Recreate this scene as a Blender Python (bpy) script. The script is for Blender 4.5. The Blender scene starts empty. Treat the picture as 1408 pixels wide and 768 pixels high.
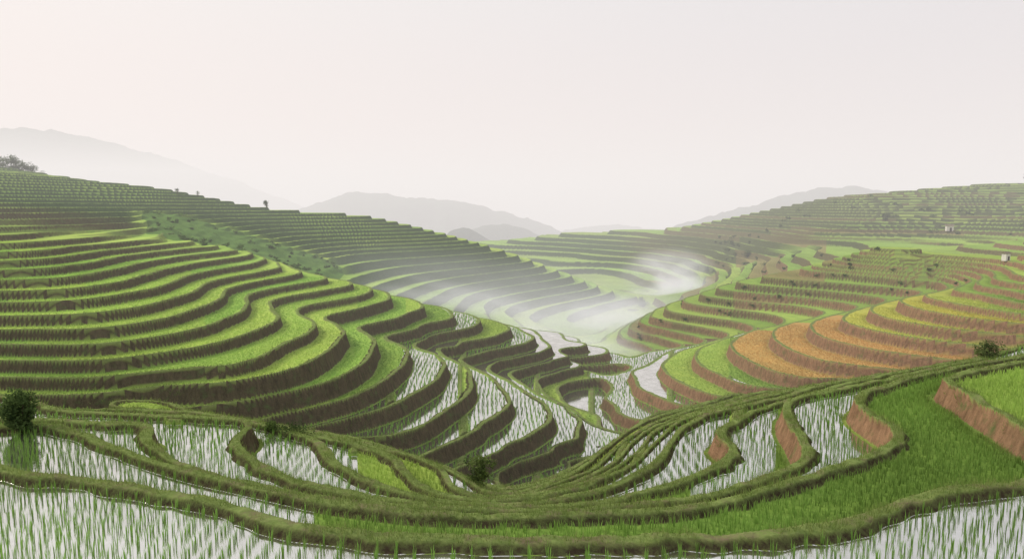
import bpy, math, bmesh, numpy as np
from mathutils import Vector
rng=np.random.default_rng(7)
F=917.0; PIT=math.atan(99/917.0); CP,SP=math.cos(PIT),math.sin(PIT)
sc=bpy.context.scene
# ---------------------------------------------------------------- survey data
# terrace lips: (height, traced line)
LIPS=[
(-6.2,[(0,672),(150,680),(300,702),(400,724),(550,740),(700,746),(850,744),(1000,740),(1150,724),(1250,706),(1330,682),(1408,652),(1450,628),(1408,602),(1340,552),(1298,526),(1330,513),(1408,500)]),
(-6.8,[(0,592),(70,592),(130,608),(220,640),(320,668),(430,692),(560,707),(700,712),(850,710),(980,698),(1080,670),(1180,636),(1228,608),(1222,592),(1182,566),(1178,546),(1230,527),(1300,510),(1408,488)]),
(-7.4,[(0,580),(70,583),(150,588),(205,592),(208,612),(240,636),(320,660),(430,685),(560,699),(700,705),(850,702),(950,690),(1040,666),(1100,636),(1098,610),(1078,585),(1075,556),(1120,542),(1178,530),(1250,515),(1408,476)]),
(-8.0,[(0,567),(100,570),(200,574),(300,578),(345,585),(332,608),(372,641),(440,669),(520,687),(620,697),(700,699),(800,694),(870,684),(935,668),(990,642),(1000,618),(982,602),(1000,585),(1050,562),(1120,540)]),
(-8.6,[(0,558),(150,565),(300,573),(380,592),(430,604),(455,618),(468,640),(520,668),(600,689),(700,694),(780,685),(850,668),(900,640),(916,615),(928,595),(960,574),(1040,554),(1110,536)]),
(-9.8,[(150,560),(300,574),(430,598),(500,612),(570,630),(610,648),(622,672),(660,685),(700,688),(770,676),(830,655),(875,622),(902,592),(960,568),(1030,550),(1100,533)]),
(-11,[(150,565),(300,578),(400,591),(500,608),(590,636),(640,658),(700,684),(760,669),(815,645),(855,610),(890,588),(960,562),(1040,542)]),
(-12,[(250,580),(400,594),(500,608),(620,648),(670,674),(710,680),(760,664),(810,638),(845,606),(885,580),(960,556),(1020,542)]),
(-14,[(500,612),(640,664),(700,675),(750,664),(810,638),(850,606),(885,583),(950,558)]),
# spur, nose + both flanks
(-19,[(700,667),(780,643),(826,615),(836,590),(800,572),(765,550),(745,530),(765,514),(800,500),(832,488),(830,476),(800,466)]),
(-18,[(920,574),(870,600),(830,632),(760,662),(690,669),(685,660),(745,638),(795,605),(800,577),(780,558),(740,540),(718,525),(705,512),(740,500),(785,488),(798,478),(780,468)]),
(-17,[(625,646),(690,622),(745,588),(757,564),(735,545),(705,525),(675,505),(690,495),(740,486),(758,476),(745,466)]),
(-16,[(960,552),(900,574),(860,594),(820,622),(760,654),(700,669),(640,668),(570,641),(585,626),(640,600),(690,566),(700,546),(688,528),(655,507),(635,492),(670,484),(720,473),(735,462),(715,452)]),
(-15,[(450,606),(540,600),(600,575),(645,542),(650,522),(640,503),(610,485),(603,476),(650,468),(690,458),(697,448),(680,440)]),
(-14,[(380,594),(450,582),(540,558),(603,522),(615,502),(600,486),(577,470),(620,462),(652,449),(658,438),(640,430)]),
(-13,[(200,588),(300,583),(420,565),(500,540),(548,510),(561,490),(555,476),(533,462),(575,452),(615,440),(622,428),(600,420)]),
(-12,[(0,576),(60,577),(200,572),(350,553),(450,528),(505,500),(515,480),(512,465),(495,451),(540,440),(575,426),(572,414)]),
(-11,[(0,550),(60,552),(180,546),(320,528),(420,503),(471,475),(476,459),(470,445),(452,435),(500,424),(535,412),(530,402)]),
(-10.4,[(0,522),(150,520),(280,504),(370,482),(420,456),(426,441),(412,428),(445,418),(495,406),(508,395)]),
(-9.8,[(0,498),(150,496),(260,481),(335,461),(374,442),(375,429),(367,416),(405,406),(460,396),(478,386)]),
(-9.2,[(0,476),(150,474),(260,456),(330,432),(346,417),(352,403),(405,393),(443,382)]),
(-8.6,[(0,455),(140,452),(240,436),(300,416),(313,406),(328,394),(370,384),(413,374)]),
(-8.0,[(0,436),(120,432),(220,417),(265,404),(275,397),(303,385),(350,376),(392,366)]),
(-7.4,[(0,418),(100,414),(190,402),(235,390),(265,378),(330,366)]),
(-6.8,[(0,402),(90,399),(160,389),(205,378),(250,366),(310,356),(348,350)]),
(-6.2,[(0,387),(80,384),(140,375),(172,367),(220,357),(290,348)]),
(-5.6,[(0,373),(70,370),(110,364),(135,357),(190,349),(270,340),(318,336)]),
(-4.4,[(0,348),(60,345),(120,338),(200,330)]),
# right lobes
(-20,[(930,584),(870,577),(828,548),(822,520),(835,500),(890,483),(940,474),(900,462),(868,453),(875,441)]),
(-19,[(990,566),(930,556),(876,530),(868,510)]),
(-18,[(1080,552),(985,545),(920,518),(912,498),(930,484),(980,468),(1000,458),(940,446),(895,436),(900,426)]),
(-17,[(1160,540),(1050,535),(965,505),(955,484)]),
(-16,[(1210,530),(1090,518),(1015,490),(1003,470),(1030,456),(1075,444),(1060,433),(990,424),(942,416),(950,407)]),
(-15,[(1290,515),(1150,500),(1075,476),(1062,458)]),
(-14,[(1408,508),(1340,500),(1200,482),(1125,462),(1111,447),(1150,432),(1175,421),(1120,411),(1040,404),(988,398),(1000,391)]),
(-13,[(1408,483),(1260,466),(1180,450),(1160,434)]),
(-12,[(1408,463),(1300,452),(1220,438),(1196,424),(1240,410),(1265,401),(1200,394),(1100,386),(1045,381)]),
(-11,[(1408,446),(1330,437),(1265,425),(1236,414)]),
(-10.4,[(1408,432),(1300,415),(1272,405),(1320,392),(1300,381),(1200,374),(1125,367)]),
(-9.8,[(1408,418),(1310,399)]),
(-9.2,[(1408,405),(1345,391)]),
(-8.0,[(1408,380),(1350,362),(1250,356),(1180,351)]),
]
# spot heights seen (px,py,dist)
SEEN=[(0,325,75),(0,305,92),(0,285,112),(0,262,138),(0,243,162),(100,320,92),(100,295,117),(100,270,147),(100,249,172),
(200,305,117),(200,280,152),(200,260,182),(300,300,147),(300,278,182),(250,268,188),(350,288,198),(0,230,240),(40,234,240),(80,246,240),
(400,293,200),(500,298,200),(600,322,195),(700,350,190),(800,385,185),(868,412,180),
(600,400,140),(600,360,165),(500,380,135),(500,340,165),(400,350,135),(400,320,165),(700,430,140),(700,390,165),(800,425,160),(800,405,172),(870,425,170),
(825,495,94),(815,470,111),(835,455,124),(850,440,142),(880,425,164),(905,405,206),
(1408,350,130),(1408,330,195),(1408,300,230),(1408,275,260),(1408,252,300),(1300,257,300),(1300,300,240),(1300,335,190),(1200,267,290),(1200,300,250),(1200,330,210),
(1120,290,290),(1120,320,240),(1100,350,190),(1040,300,320),(1040,350,240),(960,314,350),(960,350,290),(960,385,220),(870,320,400),(870,350,330),(870,385,260),(780,320,430),(780,350,350),(705,335,400),(780,375,290)]
# spot heights (bearing, dist, z)
HID=[(845,58,-20.2),(812,67.5,-20.7),(790,74,-20.7),(800,82,-20.8),(780,48,-19.2),
(600,115,-19),(500,115,-15),(400,115,-11),(300,122,-8),(700,115,-21),(700,130,-21.8),(620,100,-18),(520,98,-14),(780,105,-21.2),
(960,140,-20),(1050,150,-17),(1150,150,-12.5),(1250,150,-10),(1350,150,-8.5),(900,138,-22),
(400,260,-8),(500,260,-12),(600,290,-22),(700,260,-28),(850,240,-30),(600,380,-25),(200,260,2),(300,290,-6),(0,330,8),(150,350,-4),
(1100,45,-17),(1200,45,-16.5),(1300,46,-15.5),(1408,46,-14.5),(1000,50,-18),(1300,110,-8.2),(1408,100,-7.6),
(0,30,-11.5),(150,31,-12),(-100,34,-12),
(-300,16,-6.1),(-400,30,-10.5),(-400,45,-9),(-300,70,-4),(-300,120,3),(-300,200,12),(-300,330,14),
(1750,16,-6.0),(1750,26,-6.1),(1800,42,-11),(1800,60,-11),(1750,90,-5),(1700,150,0),(1700,300,14),
(0,600,-20),(400,600,-40),(704,650,-45),(1000,600,-40),(1400,600,-10),(-400,700,0),(1900,700,0),
(0,1500,-60),(704,1500,-70),(1400,1500,-60),(0,4500,-60),(704,4500,-70),(1400,4500,-60),(-1200,1500,-40),(2600,1500,-40)]
for p in (-900,-300,0,200,400,600,800,1000,1200,1408,1750,2300):
    HID+= [(p,4,-5.85),(p,8,-5.95)]
HID+=[(-900,20,-6),(2300,20,-6),(-1500,60,-3),(2900,60,-3),(-1500,200,8),(2900,200,8)]
def catmull(P,step=20):
    P=np.array(P,float); out=[]
    Q=np.vstack([2*P[0]-P[1],P,2*P[-1]-P[-2]])
    for i in range(1,len(Q)-2):
        n=max(1,int(np.hypot(*(Q[i+1]-Q[i]))/step))
        for t in np.arange(n)/n:
            a,b,c,d=Q[i-1],Q[i],Q[i+1],Q[i+2]
            out.append(0.5*((2*b)+(c-a)*t+(2*a-5*b+4*c-d)*t*t+(-a+3*b-3*c+d)*t**3))
    out.append(P[-1]); return np.array(out)
ctl=[]
for z,pl in LIPS:
    q=catmull(pl,22)
    v=384-q[:,1]; X=q[:,0]-704; Y=F*CP+v*SP; Z=-F*SP+v*CP
    t=z/Z
    ctl+=list(zip(X*t,Y*t,np.full(len(t),float(z))))
def seen(px,py,d):
    v=384-py; Y=F*CP+v*SP; t=d/Y
    return ((px-704)*t,d,(-F*SP+v*CP)*t)
ctl+=[seen(*s) for s in SEEN]
ctl+=[((p-704)*d/F,d,z) for p,d,z in HID]
ctl=np.array(ctl)
ct=np.arctan2(ctl[:,0],ctl[:,1]); cl=np.log(np.hypot(ctl[:,0],ctl[:,1])); cz=ctl[:,2]
def phi(d2): return 0.5*d2*np.log(d2+1e-12)
n=len(ct)
K=phi((ct[:,None]-ct)**2+(cl[:,None]-cl)**2)
lam=np.where((cl>math.log(40))&(ct<-.25),4e-3,2.5e-4)
K[np.arange(n),np.arange(n)]+=lam
Pm=np.c_[np.ones(n),ct,cl]
A=np.block([[K,Pm],[Pm.T,np.zeros((3,3))]])
sol=np.linalg.solve(A,np.r_[cz,0,0,0]); W=sol[:n]; a=sol[n:]
TH0,TH1=math.radians(-64),math.radians(64); L0,L1=math.log(3.0),math.log(6000)
nct,ncl=500,640
gt=np.linspace(TH0,TH1,nct); gl=np.linspace(L0,L1,ncl)
C=np.zeros((ncl,nct))
for j in range(ncl):
    d2=(gt[:,None]-ct)**2+(gl[j]-cl)**2
    C[j]=phi(d2)@W+a[0]+a[1]*gt+a[2]*gl[j]
def cubicW(x,x0,x1,m):
    f=(x-x0)/(x1-x0)*(m-1); i=np.clip(np.floor(f).astype(int),1,m-3); t=f-i
    M=np.zeros((len(x),m)); r=np.arange(len(x))
    M[r,i-1]=0.5*(-t+2*t*t-t**3); M[r,i]=0.5*(2-5*t*t+3*t**3); M[r,i+1]=0.5*(t+4*t*t-3*t**3); M[r,i+2]=0.5*(-t*t+t**3)
    return M
def seg(a,b,s): return np.arange(a,b,s)
fov=math.radians(43)
th=np.r_[np.linspace(TH0,-fov,80)[:-1],np.linspace(-fov,fov,1650),np.linspace(fov,TH1,80)[1:]]
lr=np.r_[seg(math.log(3.2),math.log(11),0.012),seg(math.log(11),math.log(24),0.004),seg(math.log(24),math.log(100),0.0026),seg(math.log(100),math.log(450),0.0024),seg(math.log(450),math.log(5500),0.02)]
nt,nr=len(th),len(lr); R=np.exp(lr)
H=cubicW(lr,L0,L1,ncl)@C@cubicW(th,TH0,TH1,nct).T
RR=R[:,None]; TT=th[None,:]
X=RR*np.sin(TT); Y=RR*np.cos(TT)
def hsh(ix,iy,seed=0):
    h=(ix.astype(np.int64)*374761393+iy.astype(np.int64)*668265263+seed*974711)&0xffffffff
    h=((h^(h>>13))*1274126177)&0xffffffff
    h=h^(h>>16)
    return (h&0xffffff)/float(0xffffff)
def vn(x,y,seed=0):
    x,y=x*.829+y*.559,y*.829-x*.559
    ix=np.floor(x); iy=np.floor(y); fx=x-ix; fy=y-iy
    fx=fx*fx*(3-2*fx); fy=fy*fy*(3-2*fy)
    ix=ix.astype(np.int64); iy=iy.astype(np.int64)
    return (hsh(ix,iy,seed)*(1-fx)+hsh(ix+1,iy,seed)*fx)*(1-fy)+(hsh(ix,iy+1,seed)*(1-fx)+hsh(ix+1,iy+1,seed)*fx)*fy
def ss(a,b,x):
    t=np.clip((x-a)/(b-a),0,1); return t*t*(3-2*t)
n1=vn(X/5,Y/5,1)-0.5; n2=vn(X/1.7,Y/1.7,2)-0.5; n3=vn(X/28,Y/28,3)-0.5
H=H+n1*0.13*ss(9,16,RR)+n2*0.03*ss(9,14,RR)*(1-ss(40,70,RR))+n3*2.4*ss(95,200,RR)
H=H-260*ss(470,1700,RR)
del n1,n2,n3
def Uz(z): return np.where(z<-11,(z+11),(z+11)/0.6)
def Zu(u): return np.where(u<0,u-11.0,u*0.6-11.0)
U=Uz(H)
gr=np.gradient(H,axis=0)/np.gradient(R)[:,None]; gth=np.gradient(H,axis=1)/np.gradient(th)[None,:]/RR
G=np.hypot(gr,gth)+1e-4   # m/m
PX=704+F*np.tan(np.clip(TT,-1.3,1.3))*np.ones_like(H)
D=Y
# dry-crop terraces lean back into the hill a little, irrigated ones stay level
lean=.20*ss(-13.0,-12.2,H)*ss(36,41,D)*(PX<845)
lean=np.maximum(lean,.2*ss(-16.9,-16.2,H)*ss(50,58,D)*(PX>=845))
lean=np.maximum(lean,.30*ss(98,112,RR)*np.ones_like(H))
def terr(m,run=.34):
    k=np.floor(U/m); f=U/m-k
    z0=Zu(k*m); z1=Zu((k+1)*m); st=z1-z0
    w=np.clip(run*G,0.03,0.5)*np.ones_like(f)
    rp=np.clip((f-(1-w))/w,0,1)
    rise=rp*rp*(3-2*rp)*0.5+rp*0.5
    dl=f*st/G
    dfoot=(1-w-f)*st/G
    off=lean*st*np.where(rp>0,rise-.5,.5-f/(1-w))
    return z0+rise*st+off,rp,dl,k,z0,dfoot,(1-w)*st/G
def sel(c,a,b_): return [np.where(c,x,y) for x,y in zip(a,b_)]
T1=terr(1.0,.36); T2=terr(1.4,.8); T3=terr(1.9,1.0)
rs=ss(830,900,PX)
m2=ss(100+50*rs,124+55*rs,RR)*np.ones_like(H); m4=ss(225,262,RR)*np.ones_like(H)
ra_=(T1[1]>0)*(1-m2)+(T2[1]>0)*m2; RIS=ra_*(1-m4)+(T3[1]>0)*m4
Z=(T1[0]*(1-m2)+T2[0]*m2)*(1-m4)+T3[0]*m4
_,RP,DL,KK,SZ,DF,TW=sel(m4>0.5,T3,sel(m2>0.5,T2,T1))
del T1,T2,T3,ra_
# earth banks along the lips
nearb=1-ss(30,48,RR)
bw=np.minimum(0.17+0.13*vn(X/2,Y/2,9)+.16*vn(X/.5,Y/.5,19),0.2*TW)
bund=(1-ss(bw*0.85,bw*1.4,DL))*(RP<=0)
bh=(0.09+0.08*nearb)*(1-ss(60,110,RR))*np.clip(TW/1.2,.4,1)
rough=((vn(X/0.35,Y/0.35,5)-0.5)*0.12+(vn(X/0.9,Y/0.9,6)-0.5)*0.14)*(1-.75*ss(30,60,RR))
Z=Z+bund*(bh+rough*0.5)+np.where(RP>0,rough*0.9,0)*(RP<0.98)*ss(0,0.2,RP)
Z=Z+ss(0.85,1,RP)*(RP>0)*bh
bsoil_shade=ss(bw*.85,bw*1.1,DL)*(1-ss(bw*1.4,bw*1.6,DL))*(RP<=0)*(RR<60)  # dark earth strip on the bund's inner side, bank shadow painted in
foot=(1-ss(0.05,0.25,DF))*(RP<=0)*(RR<110)
far=ss(480,800,RR); Z=Z*(1-far)+H*far; RIS=RIS*(1-far)
wild=ss(170,240,PX)*(1-ss(430,500,PX))*ss(100,108,D)*(1-ss(128,150,D))
wild=np.clip(wild*(0.45+1.0*vn(X/12,Y/12,88)),0,1)
Z=Z*(1-wild)+(H+(vn(X/3,Y/3,11)-0.5)*1.4+(vn(X/1.1,Y/1.1,12)-.5)*.5)*wild
RIS=RIS*(1-wild)
# ------------------------------------------------------------ crops
segm=np.floor((TT+hsh(KK,KK*0,21)*0.5)*5.0)
rn=hsh(KK,segm,31); rn2=hsh(KK,segm,57)
g1=np.array([.38,.51,.12]);g2=np.array([.235,.38,.085]);g3=np.array([.14,.25,.07]);yl=np.array([.54,.50,.11]);og=np.array([.52,.32,.14]);br=np.array([.27,.18,.11])
def lerp(a,b,t): return a+(b-a)*t[...,None]
col=lerp(g2,g1,rn)
water=np.zeros_like(H)
near=(D<36)
lv=np.round(SZ,1)
def W_(mask,v=1.0): water[mask]=v
W_(near&(lv>=-6.25)&(PX<1255)|near&(lv>=-6.25)&(D<17))
W_(near&(lv==-6.8)&(PX<420))
W_(near&(lv==-7.4)&((PX<330)|(PX>1040)))
W_(near&(lv==-8.0)&((PX<460)|((PX>960)&(PX<1080))|((PX>560)&(PX<800))))
W_(near&(lv==-8.6)&(PX<640))
W_(near&(lv==-8.6)&(PX>700))
W_(near&(lv<-8.7)&(rn<0.7))
dg=near&(lv<=-6.25)&(lv>=-6.85)&(PX>420); col[dg]=g2*0.88
mid=(D>=36)&(D<100)&(PX<845)
W_(mid&(lv<-12.5)&(lv>-19.5)&(rn<0.6))
W_(mid&(lv<=-19.5)&(rn<.35))
lobe=mid&(lv>=-12.5)
col[lobe]=lerp(g2*1.3,g1*1.12,rn)[lobe]
b_=mid&(D>64)&(PX>570)&(lv<-14.5); W_(b_&(rn<0.75))
rt=(PX>=845)&(D>=40)&(D<104)
W_(rt&(lv<=-17)&(rn<0.6)&(PX<1080))
o=rt&(lv<=-14)&(lv>=-16)&(PX>930)&(D<86); col[o]=lerp(og,og*0.75+yl*0.3,rn)[o]; W_(o,0)
o=rt&(lv<=-10.3)&(lv>=-13)&(PX>1050)&(D<88); col[o]=lerp(yl,g1,rn)[o]
bd=870+60*(vn(X/20,Y/20,91)-.5)+np.where(D<200,0,-200)
f_=(D>=104)&(PX>=bd); col[f_]=lerp(g2*1.1,g1,rn)[f_]
o=f_&(rn2<0.10); col[o]=(br*0.8+g2*0.35)
o=(D>=100)&(PX<bd)&(D<255); col[o]=lerp(g2*1.2,g1*1.05,rn)[o]
o=(D>255); col[o]=lerp(g2*1.3,br*.6+g2*.7,rn2*0.7)[o]
patch=vn(X/9,Y/9,40)[...,None]; col=col*(0.84+0.32*patch)
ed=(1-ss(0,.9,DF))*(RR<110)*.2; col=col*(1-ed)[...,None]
wc=(wild>0.4); col[wc]=g3
water=water*(RP<=0)*(1-ss(0.05,0.4,bund))*(D<110)*(DF>0.12)*(DL>bw*1.35)*(lean<.02)
# low earth baulks dividing the flooded paddies crosswise
ang=(TT+hsh(KK,KK*0,21)*0.5)*5.0; fr_=ang-np.floor(ang); dist_b=np.minimum(fr_,1-fr_)/5*RR
baulk=(1-ss(.18,.34,dist_b))*(RP<=0)*(D>24)*(D<100)*(water>0)
Z=Z+baulk*.16; water=water*(baulk<.02); bund=np.maximum(bund,baulk)
rightness=ss(790,900,PX)*ss(12,20,D)
rc=lerp(np.array([.105,.088,.054]),np.array([.27,.17,.105]),rightness)
frc=(ss(100,130,D)*(1-ss(850,950,PX)))[...,None]; rc=rc*(1-frc)+np.array([.055,.10,.036])*frc
fr1=(ss(88,108,D)*ss(820,950,PX)*(.4+.5*(rn2>.4)))[...,None]; rc=rc*(1-fr1)+np.array([.13,.12,.06])*fr1
fr2=(ss(165,215,D)*ss(820,950,PX)*(.6+.4*(rn2>.35)))[...,None]; rc=rc*(1-fr2)+np.array([.08,.10,.042])*fr2
# ------------------------------------------------------------ mesh helper
def mesh_np(name,co,faces_flat,sizes,attrs,mat):
    me=bpy.data.meshes.new(name)
    me.vertices.add(len(co)); me.vertices.foreach_set('co',np.ascontiguousarray(co,dtype=np.float32).ravel())
    me.loops.add(len(faces_flat)); me.loops.foreach_set('vertex_index',np.ascontiguousarray(faces_flat,dtype=np.int32))
    me.polygons.add(len(sizes)); st=np.r_[0,np.cumsum(sizes)[:-1]].astype(np.int32)
    me.polygons.foreach_set('loop_start',st)
    me.update(calc_edges=True)
    for an,(typ,dat) in attrs.items():
        at=me.attributes.new(an,typ,'POINT')
        at.data.foreach_set('color' if typ=='FLOAT_COLOR' else 'value',np.ascontiguousarray(dat,dtype=np.float32).ravel())
    me.materials.append(mat)
    ob=bpy.data.objects.new(name,me); sc.collection.objects.link(ob); return ob
# ------------------------------------------------------------ materials
def newmat(name):
    m=bpy.data.materials.new(name); m.use_nodes=True; nt_=m.node_tree; nt_.nodes.clear(); return m,nt_
class NB:
    def __init__(s,t): s.t=t
    def n(s,typ,**kw):
        x=s.t.nodes.new(typ)
        for k,v in kw.items(): setattr(x,k,v)
        return x
    def l(s,a,b): s.t.links.new(a,b)
    def attr(s,name): return s.n('ShaderNodeAttribute',attribute_name=name)
    def mixc(s,fac,a,b,bt='MIX'):
        x=s.n('ShaderNodeMix',data_type='RGBA',blend_type=bt)
        for v,i in ((fac,0),(a,6),(b,7)):
            if hasattr(v,'links'): s.l(v,x.inputs[i])
            elif isinstance(v,(int,float)): x.inputs[i].default_value=v
            else: x.inputs[i].default_value=(*v,1)
        return x.outputs[2]
    def math(s,op,a,b=0.0):
        x=s.n('ShaderNodeMath',operation=op)
        for v,i in ((a,0),(b,1)):
            if hasattr(v,'links'): s.l(v,x.inputs[i])
            else: x.inputs[i].default_value=v
        return x.outputs[0]
    def noise(s,scale,detail=4,rough=.6,vec=None):
        x=s.n('ShaderNodeTexNoise'); x.inputs['Scale'].default_value=scale; x.inputs['Detail'].default_value=detail; x.inputs['Roughness'].default_value=rough
        if vec is not None: s.l(vec,x.inputs['Vector'])
        return x.outputs['Fac']
    def ramp(s,v,a,b,ca=(0,0,0,1),cb=(1,1,1,1)):
        x=s.n('ShaderNodeValToRGB'); e=x.color_ramp.elements; e[0].position=a;e[1].position=b;e[0].color=ca;e[1].color=cb
        s.l(v,x.inputs[0]); return x.outputs[0]
m_ter,t=newmat('terraced_soil_and_water'); b=NB(t)
geo=b.n('ShaderNodeNewGeometry'); pos=geo.outputs['Position']
crop=b.attr('crop').outputs['Color']; rcol=b.attr('bank').outputs['Color']
msk=b.n('ShaderNodeSeparateColor'); mka=b.attr('mask'); b.l(mka.outputs['Color'],msk.inputs[0])
nA=b.noise(6,5,.7,pos); nB=b.noise(0.6,4,.6,pos); nC=b.noise(1.6,5,.7,pos)
c1=b.mixc(1,crop,b.ramp(nA,.25,.8,(.75,.75,.75,1),(1.2,1.2,1.15,1)),'MULTIPLY')
c1=b.mixc(1,c1,b.ramp(nB,.3,.7,(.82,.86,.82,1),(1.15,1.1,1,1)),'MULTIPLY')
mp=b.n('ShaderNodeMapping'); mp.inputs['Scale'].default_value=(2.5,2.5,.5); b.l(pos,mp.inputs[0])
nD=b.noise(1.5,6,.75,mp.outputs[0])
bk=b.mixc(1,rcol,b.ramp(nD,.3,.75,(.5,.5,.47,1),(1.5,1.45,1.4,1)),'MULTIPLY')
bk=b.mixc(b.ramp(nC,.54,.76),bk,(.10,.15,.05))
gr_=b.mixc(b.ramp(nA,.35,.65),(.15,.21,.06),(.24,.30,.10))
gr_=b.mixc(b.ramp(nC,.5,.7),gr_,(.20,.165,.10))
base=b.mixc(msk.outputs[2],c1,gr_)
base=b.mixc(b.attr('bund_soil_shade').outputs['Fac'],base,b.mixc(b.ramp(nA,.4,.6),(.06,.045,.03),(.11,.12,.05)))  # earth colour darkened to carry the bund's shadow
base=b.mixc(msk.outputs[0],base,bk)
bs=b.n('ShaderNodeBsdfDiffuse'); b.l(base,bs.inputs[0])
bp=b.n('ShaderNodeBump'); bp.inputs['Strength'].default_value=.6; bp.inputs['Distance'].default_value=.15; b.l(nA,bp.inputs['Height']); b.l(bp.outputs[0],bs.inputs['Normal'])
mud=b.n('ShaderNodeBsdfDiffuse'); b.l(b.ramp(nC,.3,.7,(.20,.19,.15,1),(.13,.16,.09,1)),mud.inputs[0])
gl_=b.n('ShaderNodeBsdfGlossy'); gl_.inputs['Roughness'].default_value=.08; gl_.inputs[0].default_value=(.92,.915,.90,1)
bw_=b.n('ShaderNodeBump'); bw_.inputs['Strength'].default_value=.05; bw_.inputs['Distance'].default_value=.05; b.l(b.noise(5,3,.5,pos),bw_.inputs['Height']); b.l(bw_.outputs[0],gl_.inputs['Normal'])
wm=b.n('ShaderNodeMixShader'); b.l(b.ramp(b.noise(.9,5,.65,pos),.35,.65,(.64,.64,.64,1),(.84,.84,.84,1)),wm.inputs[0]); b.l(mud.outputs[0],wm.inputs[1]); b.l(gl_.outputs[0],wm.inputs[2])
sn=b.n('ShaderNodeSeparateXYZ'); b.l(geo.outputs['True Normal'],sn.inputs[0])
flat=b.n('ShaderNodeMapRange'); flat.inputs[1].default_value=.9990; flat.inputs[2].default_value=.99995; b.l(sn.outputs[2],flat.inputs[0])
wf=b.math('MULTIPLY',b.math('GREATER_THAN',msk.outputs[1],.6),flat.outputs[0])
ms=b.n('ShaderNodeMixShader'); b.l(wf,ms.inputs[0]); b.l(bs.outputs[0],ms.inputs[1]); b.l(wm.outputs[0],ms.inputs[2])
out=b.n('ShaderNodeOutputMaterial'); b.l(ms.outputs[0],out.inputs[0])
def leafmat(name):
    m,t=newmat(name); b=NB(t)
    c=b.attr('tint').outputs['Color']
    d=b.n('ShaderNodeBsdfDiffuse'); b.l(c,d.inputs[0]); tr=b.n('ShaderNodeBsdfTranslucent'); b.l(c,tr.inputs[0])
    x=b.n('ShaderNodeMixShader'); x.inputs[0].default_value=.42; b.l(d.outputs[0],x.inputs[1]); b.l(tr.outputs[0],x.inputs[2])
    o=b.n('ShaderNodeOutputMaterial'); b.l(x.outputs[0],o.inputs[0]); return m
m_leaf=leafmat('rice_leaf')
def simplemat(name,c,var=.3,scale=3):
    m,t=newmat(name); b=NB(t); geo=b.n('ShaderNodeNewGeometry')
    k=b.mixc(1,c,b.ramp(b.noise(scale,5,.7,geo.outputs['Position']),.3,.7,(1-var,1-var,1-var,1),(1+var,1+var,1+var,1)),'MULTIPLY')
    d=b.n('ShaderNodeBsdfDiffuse'); b.l(k,d.inputs[0]); o=b.n('ShaderNodeOutputMaterial'); b.l(d.outputs[0],o.inputs[0]); return m
m_bark=simplemat('bark',(.10,.075,.05)); m_mtn=simplemat('forested_mountain',(.05,.08,.05),.4,.02)
m_plas=simplemat('lime_plaster',(.72,.70,.66),.1); m_roof=simplemat('thatch',(.2,.17,.12)); m_dark=simplemat('doorway_wood',(.05,.04,.03))
# terrain; each quad is split along its flatter diagonal
idx=np.arange(nr*nt).reshape(nr,nt)
q=np.stack([idx[:-1,:-1],idx[:-1,1:],idx[1:,1:],idx[1:,:-1]],-1)[...,::-1]
d_a=np.abs(Z[1:,:-1]-Z[:-1,1:]); d_b=np.abs(Z[1:,1:]-Z[:-1,:-1])
sw=(d_b<d_a)[...,None]
q=np.where(sw,np.roll(q,-1,-1),q).reshape(-1); del d_a,d_b,sw
co=np.stack([X,Y,Z],-1).reshape(-1,3)
one=np.ones(nr*nt)
grass=np.clip(bund*(RR<130)+foot*0.3,0,1)
mask=np.stack([RIS.ravel(),np.clip(water,0,1).ravel(),grass.ravel(),one],-1)
mesh_np('terraced_hillside_terrain',co,q,np.full(len(q)//4,4),{'crop':('FLOAT_COLOR',np.c_[col.reshape(-1,3),one]),'bank':('FLOAT_COLOR',np.c_[rc.reshape(-1,3),one]),'mask':('FLOAT_COLOR',mask),'bund_soil_shade':('FLOAT',bsoil_shade.ravel())},m_ter)
del q,co
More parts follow.
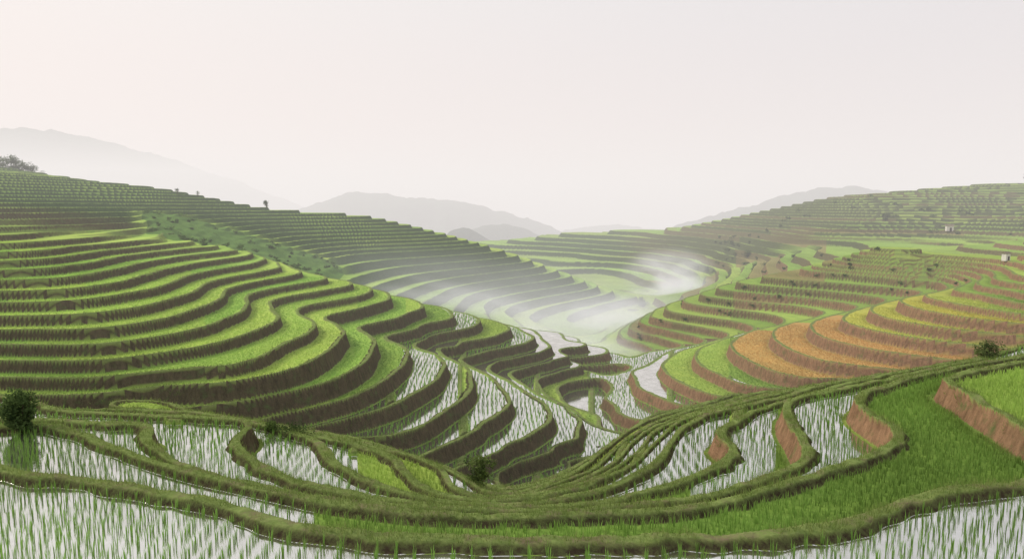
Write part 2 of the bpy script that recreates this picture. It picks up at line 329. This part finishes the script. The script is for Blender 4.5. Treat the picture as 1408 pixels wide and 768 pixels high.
# ------------------------------------------------------------ plants
def lookup(x,y):
    r=np.hypot(x,y); t_=np.arctan2(x,y)
    i=np.clip(np.searchsorted(lr,np.log(r)),1,nr-1); j=np.clip(np.searchsorted(th,t_),1,nt-1)
    i=i-(np.abs(lr[i-1]-np.log(r))<np.abs(lr[i]-np.log(r))); j=j-(np.abs(th[j-1]-t_)<np.abs(th[j]-t_))
    return i,j
def blades(P,hgt,nb,wid,colr,lean=.35,spread=.05,two=True,seed=0,cv=.2):
    g=np.random.default_rng(seed); N=len(P)
    P=np.repeat(P,nb,0); c=np.repeat(colr,nb,0); h=np.repeat(hgt,nb)*g.uniform(.6,1.1,N*nb)
    M=N*nb; az=g.uniform(0,2*np.pi,M); rad=g.uniform(0,spread,M)
    dx,dy=np.cos(az),np.sin(az); P=P+np.c_[dx*rad,dy*rad,np.zeros(M)]
    ln=g.uniform(.1,1,M)*lean*h; wa=g.uniform(0,np.pi,M); wx,wy=np.cos(wa)*wid/2,np.sin(wa)*wid/2
    c=c*g.uniform(1-cv,1+cv,M)[:,None]
    b0=P+np.c_[wx,wy,0*wx-.03]; b1=P-np.c_[wx,wy,0*wx+.03]
    tip=P+np.c_[dx*ln,dy*ln,h*.97]
    if two:
        md=P+np.c_[dx*ln*.35,dy*ln*.35,h*.6]
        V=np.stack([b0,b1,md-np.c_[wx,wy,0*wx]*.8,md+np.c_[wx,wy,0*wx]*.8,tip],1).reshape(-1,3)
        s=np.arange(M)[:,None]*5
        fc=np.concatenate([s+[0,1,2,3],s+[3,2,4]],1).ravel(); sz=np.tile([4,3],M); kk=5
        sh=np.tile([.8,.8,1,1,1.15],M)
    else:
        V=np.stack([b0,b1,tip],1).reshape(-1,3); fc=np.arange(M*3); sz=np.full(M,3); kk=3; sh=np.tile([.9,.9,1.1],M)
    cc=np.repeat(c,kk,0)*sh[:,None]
    return V,fc,sz,np.c_[cc,np.ones(len(cc))]
acc=[]
def add(b_): acc.append(b_)
def flush(name,mat):
    off=0;V=[];Fc=[];S=[];Cc=[]
    for v,f,s,c in acc:
        V.append(v);Fc.append(f+off);S.append(s);Cc.append(c);off+=len(v)
    acc.clear()
    V=np.concatenate(V)
    return mesh_np(name,V,np.concatenate(Fc),np.concatenate(S),{'tint':('FLOAT_COLOR',np.concatenate(Cc))},mat)
def grid(rmin,rmax,sx,sy,jx,jy,rot=.04,wob=.12):
    gx=np.arange(-rmax,rmax,sx); gy=np.arange(rmin*.65,rmax*1.05,sy)
    x,y=np.meshgrid(gx,gy); x=x.ravel();y=y.ravel()
    x=x+rng.uniform(-jx,jx,len(x)); y=y+rng.uniform(-jy,jy,len(y))
    c,s=math.cos(rot),math.sin(rot); x,y=x*c-y*s,x*s+y*c
    x=x+wob*np.sin(y/3.1)
    r=np.hypot(x,y); k=(r>=rmin)&(r<rmax)&(np.abs(np.arctan2(x,y))<math.radians(44)); x,y=x[k],y[k]
    i,j=lookup(x,y); return x,y,i,j
rice_c=np.array([.19,.34,.07])
for (ra,rb,sx,sy,nb,wid,two,jx) in [(8,24,.34,.17,7,.013,True,.018),(24,42,.38,.2,5,.024,True,.035),(42,66,.36,.32,5,.045,False,.10),(66,96,.46,.4,5,.07,False,.18)]:
    x,y,i,j=grid(ra,rb,sx,sy,jx,.05)
    k=(water[i,j]>.6)&(RIS[i,j]<.05)&(rng.random(len(x))<.95)&(vn(x/4,y/4,77)>.05)
    if ra>60: k&=(rn[i,j]>.25)
    x,y,i,j=x[k],y[k],i[k],j[k]
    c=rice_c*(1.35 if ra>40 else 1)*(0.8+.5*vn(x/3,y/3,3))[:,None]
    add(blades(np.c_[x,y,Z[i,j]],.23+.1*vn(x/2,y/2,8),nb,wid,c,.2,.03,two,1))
for (ra,rb,s,nb,wid,two,hh) in [(9,32,.15,5,.018,True,.26),(32,55,.24,6,.035,False,.17),(55,92,.36,6,.06,False,.18)]:
    x,y,i,j=grid(ra,rb,s,s,s*.45,s*.45)
    k=(water[i,j]<.1)&(RIS[i,j]<.05)&(bund[i,j]<.3)&(DF[i,j]>.2)&(DL[i,j]>bw[i,j]*1.5+.05)
    x,y,i,j=x[k],y[k],i[k],j[k]
    c=col[i,j]*1.08*(0.88+.24*vn(x/1.5,y/1.5,3))[:,None]
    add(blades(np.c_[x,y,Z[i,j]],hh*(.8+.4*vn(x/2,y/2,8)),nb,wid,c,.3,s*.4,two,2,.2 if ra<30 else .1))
flush('rice_plants',m_leaf)
for (ra,rb,s,nb,wid,hh) in [(8,26,.085,4,.013,.15),(26,50,.17,4,.03,.15),(50,85,.4,3,.05,.14)]:
    x,y,i,j=grid(ra,rb,s,s,s*.5,s*.5)
    v=vn(x/.8,y/.8,60)
    k=(((bund[i,j]>.15)&(bsoil_shade[i,j]<.7))|((RIS[i,j]>.5)&(v>.74)&(RP[i,j]>.5))|((foot[i,j]>.3)&(v>.6)))&(v>.22)
    x,y,i,j=x[k],y[k],i[k],j[k]
    c=lerp(np.array([.15,.23,.05]),np.array([.28,.33,.11]),rng.random(len(x)))
    add(blades(np.c_[x,y,Z[i,j]],hh*(.4+1.2*vn(x/.7,y/.7,8)),nb,wid,c,.8,s*.5,False,3))
flush('bank_grass',m_leaf)
# ------------------------------------------------------------ shrubs / trees
def place(px,py,rmin=24,rmax=420):
    """ground spot first met along a line of sight, else the skyline"""
    j=int(np.argmin(np.abs(PX[0]-px))); i0=int(np.searchsorted(R,rmin)); i1=int(np.searchsorted(R,rmax))
    up=Y[i0:i1,j]*SP+Z[i0:i1,j]*CP; dp=Y[i0:i1,j]*CP-Z[i0:i1,j]*SP
    yy=384-F*up/dp; k=(np.argmax(yy<=py) if (yy<=py).any() else np.argmin(yy))+i0
    return X[k,j],Y[k,j],Z[k,j]
def leaves(cx,cy,cz,rx,rz,nl,size,g,dark,light):
    K=max(4,int(nl/70))
    cen=g.normal(0,1,(K,3)); cen/=np.linalg.norm(cen,axis=1)[:,None]; cen*=g.uniform(.1,.75,(K,1))
    cr=g.uniform(.25,.5,K); ci=g.integers(0,K,nl)
    d=g.normal(0,1,(nl,3)); d/=np.linalg.norm(d,axis=1)[:,None]
    p=cen[ci]+d*(cr[ci]*g.uniform(.45,1.05,nl))[:,None]
    P=np.c_[cx+p[:,0]*rx,cy+p[:,1]*rx,cz+p[:,2]*rz]
    u=g.normal(0,1,(nl,3)); u/=np.linalg.norm(u,axis=1)[:,None]; v=np.cross(u,g.normal(0,1,(nl,3))); v/=np.linalg.norm(v,axis=1)[:,None]
    s=size*g.uniform(.6,1.3,(nl,1))
    V=np.stack([P-u*s,P+v*s*.5,P+u*s,P-v*s*.5],1).reshape(-1,3)
    tone=g.uniform(0,1,K)[ci]*.6+g.uniform(0,.4,nl)
    c=lerp(np.array(dark),np.array(light),tone)
    return V,np.arange(nl*4),np.full(nl,4),np.c_[np.repeat(c,4,0),np.ones(nl*4)]
def limb(p0,p1,r0,r1,n=7):
    p0=Vector(p0);p1=Vector(p1);ax=(p1-p0).normalized();u=ax.orthogonal().normalized();v=ax.cross(u)
    ring=lambda p,r:[p+(u*math.cos(2*math.pi*k/n)+v*math.sin(2*math.pi*k/n))*r for k in range(n)]
    V=np.array([list(q) for q in ring(p0,r0)+ring(p1,r1)])
    f=np.array([[k,(k+1)%n,n+(k+1)%n,n+k] for k in range(n)]).ravel()
    return V,f,np.full(n,4),np.tile([.1,.08,.05,1],(2*n,1))
def plant(name,pos,h,w,seed,trunk=.3,nl=700,dark=(.03,.055,.02),light=(.11,.17,.05)):
    g=np.random.default_rng(seed); x,y,z=pos; z-=.1
    e=bpy.data.objects.new(name,None); sc.collection.objects.link(e)
    top=z+h*trunk; rz=h*(1-trunk)*.55; cz_=top+rz*.85; tr_=.045 if trunk>.15 else .015
    add(limb((x,y,z-.2),(x+.03*h,y,cz_),tr_*h,tr_*.4*h))
    for k in range(6):
        a_=k*1.05+g.uniform(0,.5); add(limb((x,y,z+h*trunk*.8),(x+math.cos(a_)*w*.3,y+math.sin(a_)*w*.3,cz_+rz*g.uniform(-.3,.5)),tr_*.45*h,.004*h))
    o1=flush('trunk_and_limbs',m_bark); o1.parent=e
    add(leaves(x,y,cz_,w/2,rz,nl,max(.035,h*.04),g,dark,light))
    if trunk<.15: add(leaves(x,y,z+h*.22,w*.42,h*.22,nl//2,max(.035,h*.04),g,dark,light))
    o2=flush('crown',m_leaf); o2.parent=e
plant('shrub',place(8,590),1.7,1.3,1,.02,1800,light=(.15,.22,.07))
plant('shrub',place(658,664),1.4,1.6,2,.02,1200,light=(.26,.34,.10))
plant('shrub',place(395,620,26),.8,1.8,3,.02,1400,dark=(.03,.05,.02),light=(.10,.15,.05))
plant('shrub',place(362,592,22),.6,.9,33,.02,700,light=(.15,.22,.06))
plant('shrub',place(1365,506,40),1.3,1.7,4,.02,1200,light=(.28,.34,.12))
plant('shrub',place(885,422,120),4.0,4.5,5,.05,900)
plant('shrub',place(1028,354,150),3.2,5.0,6,.03,900,light=(.08,.12,.04))
plant('shrub',place(1012,352,150),2.0,3.5,46,.03,500,light=(.10,.15,.05))
plant('tree',place(368,287,120),3.0,2.6,7,.18,500)
plant('tree',place(247,267,120),2.0,1.9,8,.18,300)
plant('tree',place(275,271,120),1.7,1.9,9,.18,300)
plant('tree',place(1404,252,200),6.0,5.0,10,.2,500)
for k,(px,hh) in enumerate([(-14,5),(2,4.5),(16,6),(29,6.8),(40,5.2),(52,4.4),(64,2.8)]):
    gx,gy=(px-704)*236/F,236.; i,j=lookup(np.array([gx]),np.array([gy])); plant('tree',(gx,gy,Z[i,j][0]-.5),hh,hh*1.2,20+k,.14,700)
g=np.random.default_rng(5)
ii,jj=np.where(wild>.5); s=g.choice(len(ii),110,replace=False)
for q_ in s:
    i,j=ii[q_],jj[q_]; r_=g.uniform(.4,1.2); add(leaves(X[i,j],Y[i,j],Z[i,j]+r_*.3,r_,r_*.6,60,.2,g,(.07,.12,.04),(.17,.26,.08)))
ii,jj=np.where((RP>.3)&(RP<.7)&(RR>105)&(RR<330)&(PX>880)&(PX<1420)&(vn(X/25,Y/25,71)>.66)); s=g.choice(len(ii),160,replace=False)
for q_ in s:
    i,j=ii[q_],jj[q_]; r_=g.uniform(.3,.9)*(RR[i,0]/150); add(leaves(X[i,j],Y[i,j],Z[i,j]+r_*.3,r_*1.4,r_*.7,45,.2*RR[i,0]/150,g,(.05,.085,.03),(.15,.2,.07)))
flush('hillside_scrub',m_leaf)
def hut(px,py,w,h,ang,rmin=95):
    x,y,z=place(px,py,rmin)
    e=bpy.data.objects.new('field_hut',None); sc.collection.objects.link(e); e.location=(x,y,z-.1); e.rotation_euler=(0,0,ang)
    def bx(n,sx,sy,sz,cx,cy,cz,mat,roof=False):
        bm=bmesh.new(); bmesh.ops.create_cube(bm,size=1)
        for v in bm.verts:
            if roof and v.co.z>0: v.co.y=0
            v.co=Vector((v.co.x*sx+cx,v.co.y*sy+cy,v.co.z*sz+cz))
        me=bpy.data.meshes.new(n); bm.to_mesh(me); bm.free(); me.materials.append(mat); o=bpy.data.objects.new(n,me); sc.collection.objects.link(o); o.parent=e
    bx('walls',w,w*.8,h,0,0,h/2,m_plas); bx('roof',w*1.3,w*1.15,h*.3,0,0,h*1.15+.01,m_roof,True); bx('door',w*.3,.05,h*.65,w*.1,-w*.4-.03,h*.33,m_dark)
hut(1385,359,.8,1.0,.3); hut(1304,318,2.0,1.7,-.3,180)
# ------------------------------------------------------------ mountains
def mountain(pts,dist,thick,base,seed,amp):
    P=catmull(pts,4); px=P[:,0]; cz=(285-P[:,1])*dist/F
    cx=(px-704)*dist/F; m=len(px); V=np.linspace(-1,1,61)
    cz=cz+(vn(cx/(thick*.1),cx*0,seed+5)-.5)*amp*.35+(vn(cx/(thick*.03),cx*0,seed+6)-.5)*amp*.12
    xs=np.repeat(cx[:,None],61,1)*(1+V[None,:]*thick/dist*.5); ys=dist+V[None,:]*thick+0*xs
    prof=(1-np.abs(V)**1.2)[None,:]
    rid=1-np.abs(vn(xs/(thick*.22),ys/(thick*.5),seed)*2-1); r2_=vn(xs/(thick*.05),ys/(thick*.08),seed+1)-.5
    zs=base+(cz[:,None]-base)*prof+(rid*amp+r2_*amp*.5)*(1-prof**3)+(vn(xs/(thick*.012),ys/40,seed+2)-.5)*amp*.10
    id_=np.arange(m*61).reshape(m,61); q=np.stack([id_[:-1,:-1],id_[1:,:-1],id_[1:,1:],id_[:-1,1:]],-1).reshape(-1)
    mesh_np('mountain',np.stack([xs,ys,zs],-1).reshape(-1,3),q,np.full(len(q)//4,4),{},m_mtn)
mountain([(-500,250),(-300,205),(-120,186),(0,180),(90,184),(200,208),(300,240),(400,276),(480,310),(560,350)],3000,600,-250,3,60)
mountain([(340,330),(400,292),(440,281),(490,264),(530,268),(570,273),(640,281),(690,290),(740,305),(790,322),(860,345)],1750,350,-200,11,35)
mountain([(560,360),(600,330),(625,316),(645,314),(670,326),(700,345),(740,370)],900,110,-110,19,12)
mountain([(590,345),(640,318),(672,307),(700,308),(730,318),(770,330),(820,350)],1250,200,-160,23,18)
mountain([(840,345),(900,322),(960,303),(1010,288),(1060,273),(1120,261),(1170,259),(1220,266),(1300,290),(1420,270),(1600,230)],1500,350,-200,31,30)
mountain([(700,345),(760,322),(800,312),(850,308),(900,314),(950,318),(1000,330)],2300,420,-240,41,35)
# ------------------------------------------------------------ haze and mist
def box(name,x0,x1,y0,y1,z0,z1,mat):
    V=np.array([[x,y,z] for x in (x0,x1) for y in (y0,y1) for z in (z0,z1)],float)
    f=np.array([[0,1,3,2],[4,6,7,5],[0,4,5,1],[2,3,7,6],[0,2,6,4],[1,5,7,3]]).ravel()
    return mesh_np(name,V,f,np.full(6,4),{},mat)
def volmat(name): m,t=newmat(name); return m,NB(t)
SG=.00102
m,b=volmat('morning_haze')
ab=b.n('ShaderNodeVolumeAbsorption'); ab.inputs[0].default_value=(0,0,0,1); ab.inputs[1].default_value=SG*.6
sca=b.n('ShaderNodeVolumeScatter'); sca.inputs[0].default_value=(.97,.97,.97,1); sca.inputs[1].default_value=SG*.4; sca.inputs['Anisotropy'].default_value=.2
em=b.n('ShaderNodeEmission'); em.inputs[0].default_value=(.79,.755,.74,1); em.inputs[1].default_value=SG*.8  # added glow in the haze, stands in for multiply scattered light
a1=b.n('ShaderNodeAddShader'); a2=b.n('ShaderNodeAddShader'); b.l(ab.outputs[0],a1.inputs[0]); b.l(sca.outputs[0],a1.inputs[1]); b.l(a1.outputs[0],a2.inputs[0]); b.l(em.outputs[0],a2.inputs[1])
o=b.n('ShaderNodeOutputMaterial'); b.l(a2.outputs[0],o.inputs['Volume'])
box('morning_haze',-5000,5000,30,6000,-400,160,m)
def mist(x,y,z,sx,sy,sz,dens,seed,rot=(0,0,0),lo=.36,hi=.68,lx=13,lz=7):
    m,b=volmat('valley_mist')
    tc=b.n('ShaderNodeTexCoord'); ln=b.n('ShaderNodeVectorMath',operation='LENGTH'); b.l(tc.outputs['Object'],ln.inputs[0])
    fall=b.n('ShaderNodeMapRange'); fall.inputs[1].default_value=1; fall.inputs[2].default_value=.15; b.l(ln.outputs['Value'],fall.inputs[0])
    mp=b.n('ShaderNodeMapping'); mp.inputs['Location'].default_value=(seed,seed,0); mp.inputs['Scale'].default_value=(sx/lx,sy/lx,sz/lz); b.l(tc.outputs['Object'],mp.inputs[0])
    nz=b.ramp(b.noise(1,4,.6,mp.outputs[0]),lo,hi)
    dn=b.math('MULTIPLY',b.math('MULTIPLY',b.math('POWER',fall.outputs[0],1.5),nz),dens)
    ab=b.n('ShaderNodeVolumeAbsorption'); ab.inputs[0].default_value=(0,0,0,1); b.l(dn,ab.inputs[1])
    em=b.n('ShaderNodeEmission'); em.inputs[0].default_value=(.84,.83,.81,1); b.l(dn,em.inputs[1])  # mist glows by itself in place of scattering sky light
    a=b.n('ShaderNodeAddShader'); b.l(ab.outputs[0],a.inputs[0]); b.l(em.outputs[0],a.inputs[1])
    o=b.n('ShaderNodeOutputMaterial'); b.l(a.outputs[0],o.inputs['Volume'])
    ob=box('valley_mist',-1,1,-1,1,-1,1,m); ob.location=(x,y,z); ob.scale=(sx,sy,sz); ob.rotation_euler=rot
def at(px,d): return (px-704)*d/F
mist(at(922,205),205,-22,17,22,11,.17,3,(0,0,0),.38,.66)
mist(at(775,98),98,-19.8,20,14,4.5,.20,9,(0,.12,0),.36,.68,14,4)
mist(at(665,110),110,-16.6,26,12,4.5,.14,17,(0,.22,0),.34,.7,17,3.2)
mist(at(845,128),128,-21.2,25,24,5,.15,29,(0,0,0),.34,.68,14,4)
mist(at(740,135),135,-17,58,28,9,.028,41,(0,.12,0),.2,.75,22,6)
# ------------------------------------------------------------ world
w=bpy.data.worlds.new('World'); sc.world=w; w.use_nodes=True; t=w.node_tree; t.nodes.clear(); b=NB(t)
SE=math.radians(34); AZ=math.radians(-66)
sky=b.n('ShaderNodeTexSky',sky_type='NISHITA',sun_disc=False,sun_elevation=SE,sun_rotation=AZ,dust_density=6.0,air_density=1.0)
bg1=b.n('ShaderNodeBackground'); b.l(sky.outputs[0],bg1.inputs[0]); bg1.inputs[1].default_value=.05
tc=b.n('ShaderNodeTexCoord'); sx_=b.n('ShaderNodeSeparateXYZ'); b.l(tc.outputs['Generated'],sx_.inputs[0])
side=b.n('ShaderNodeMapRange'); side.inputs[1].default_value=-.6; side.inputs[2].default_value=.6; b.l(sx_.outputs[0],side.inputs[0])
hz=b.mixc(side.outputs[0],(.98,.96,.935),(.77,.775,.82))
el=b.n('ShaderNodeMapRange'); el.inputs[1].default_value=0; el.inputs[2].default_value=.36; b.l(sx_.outputs[2],el.inputs[0])
hz2=b.mixc(el.outputs[0],b.mixc(side.outputs[0],(1.0,.80,.75),(.85,.745,.74)),hz)
bg2=b.n('ShaderNodeBackground'); b.l(hz2,bg2.inputs[0]); bg2.inputs[1].default_value=.98
mx=b.n('ShaderNodeMixShader'); mx.inputs[0].default_value=.94; b.l(bg1.outputs[0],mx.inputs[1]); b.l(bg2.outputs[0],mx.inputs[2])
o=b.n('ShaderNodeOutputWorld'); b.l(mx.outputs[0],o.inputs[0])
sd=bpy.data.lights.new('sun','SUN'); sd.energy=2.5; sd.angle=math.radians(11); sd.color=(1,.90,.76)
so=bpy.data.objects.new('sun',sd); sc.collection.objects.link(so)
dirv=Vector((math.sin(AZ)*math.cos(SE),math.cos(AZ)*math.cos(SE),math.sin(SE)))
so.rotation_euler=dirv.to_track_quat('Z','Y').to_euler()
cam=bpy.data.cameras.new('camera'); cam.lens=36*F/1408; cam.clip_end=20000
co_=bpy.data.objects.new('camera',cam); sc.collection.objects.link(co_); co_.rotation_euler=(math.pi/2-PIT,0,0); sc.camera=co_
sc.view_settings.view_transform='Standard'; sc.view_settings.look='None'
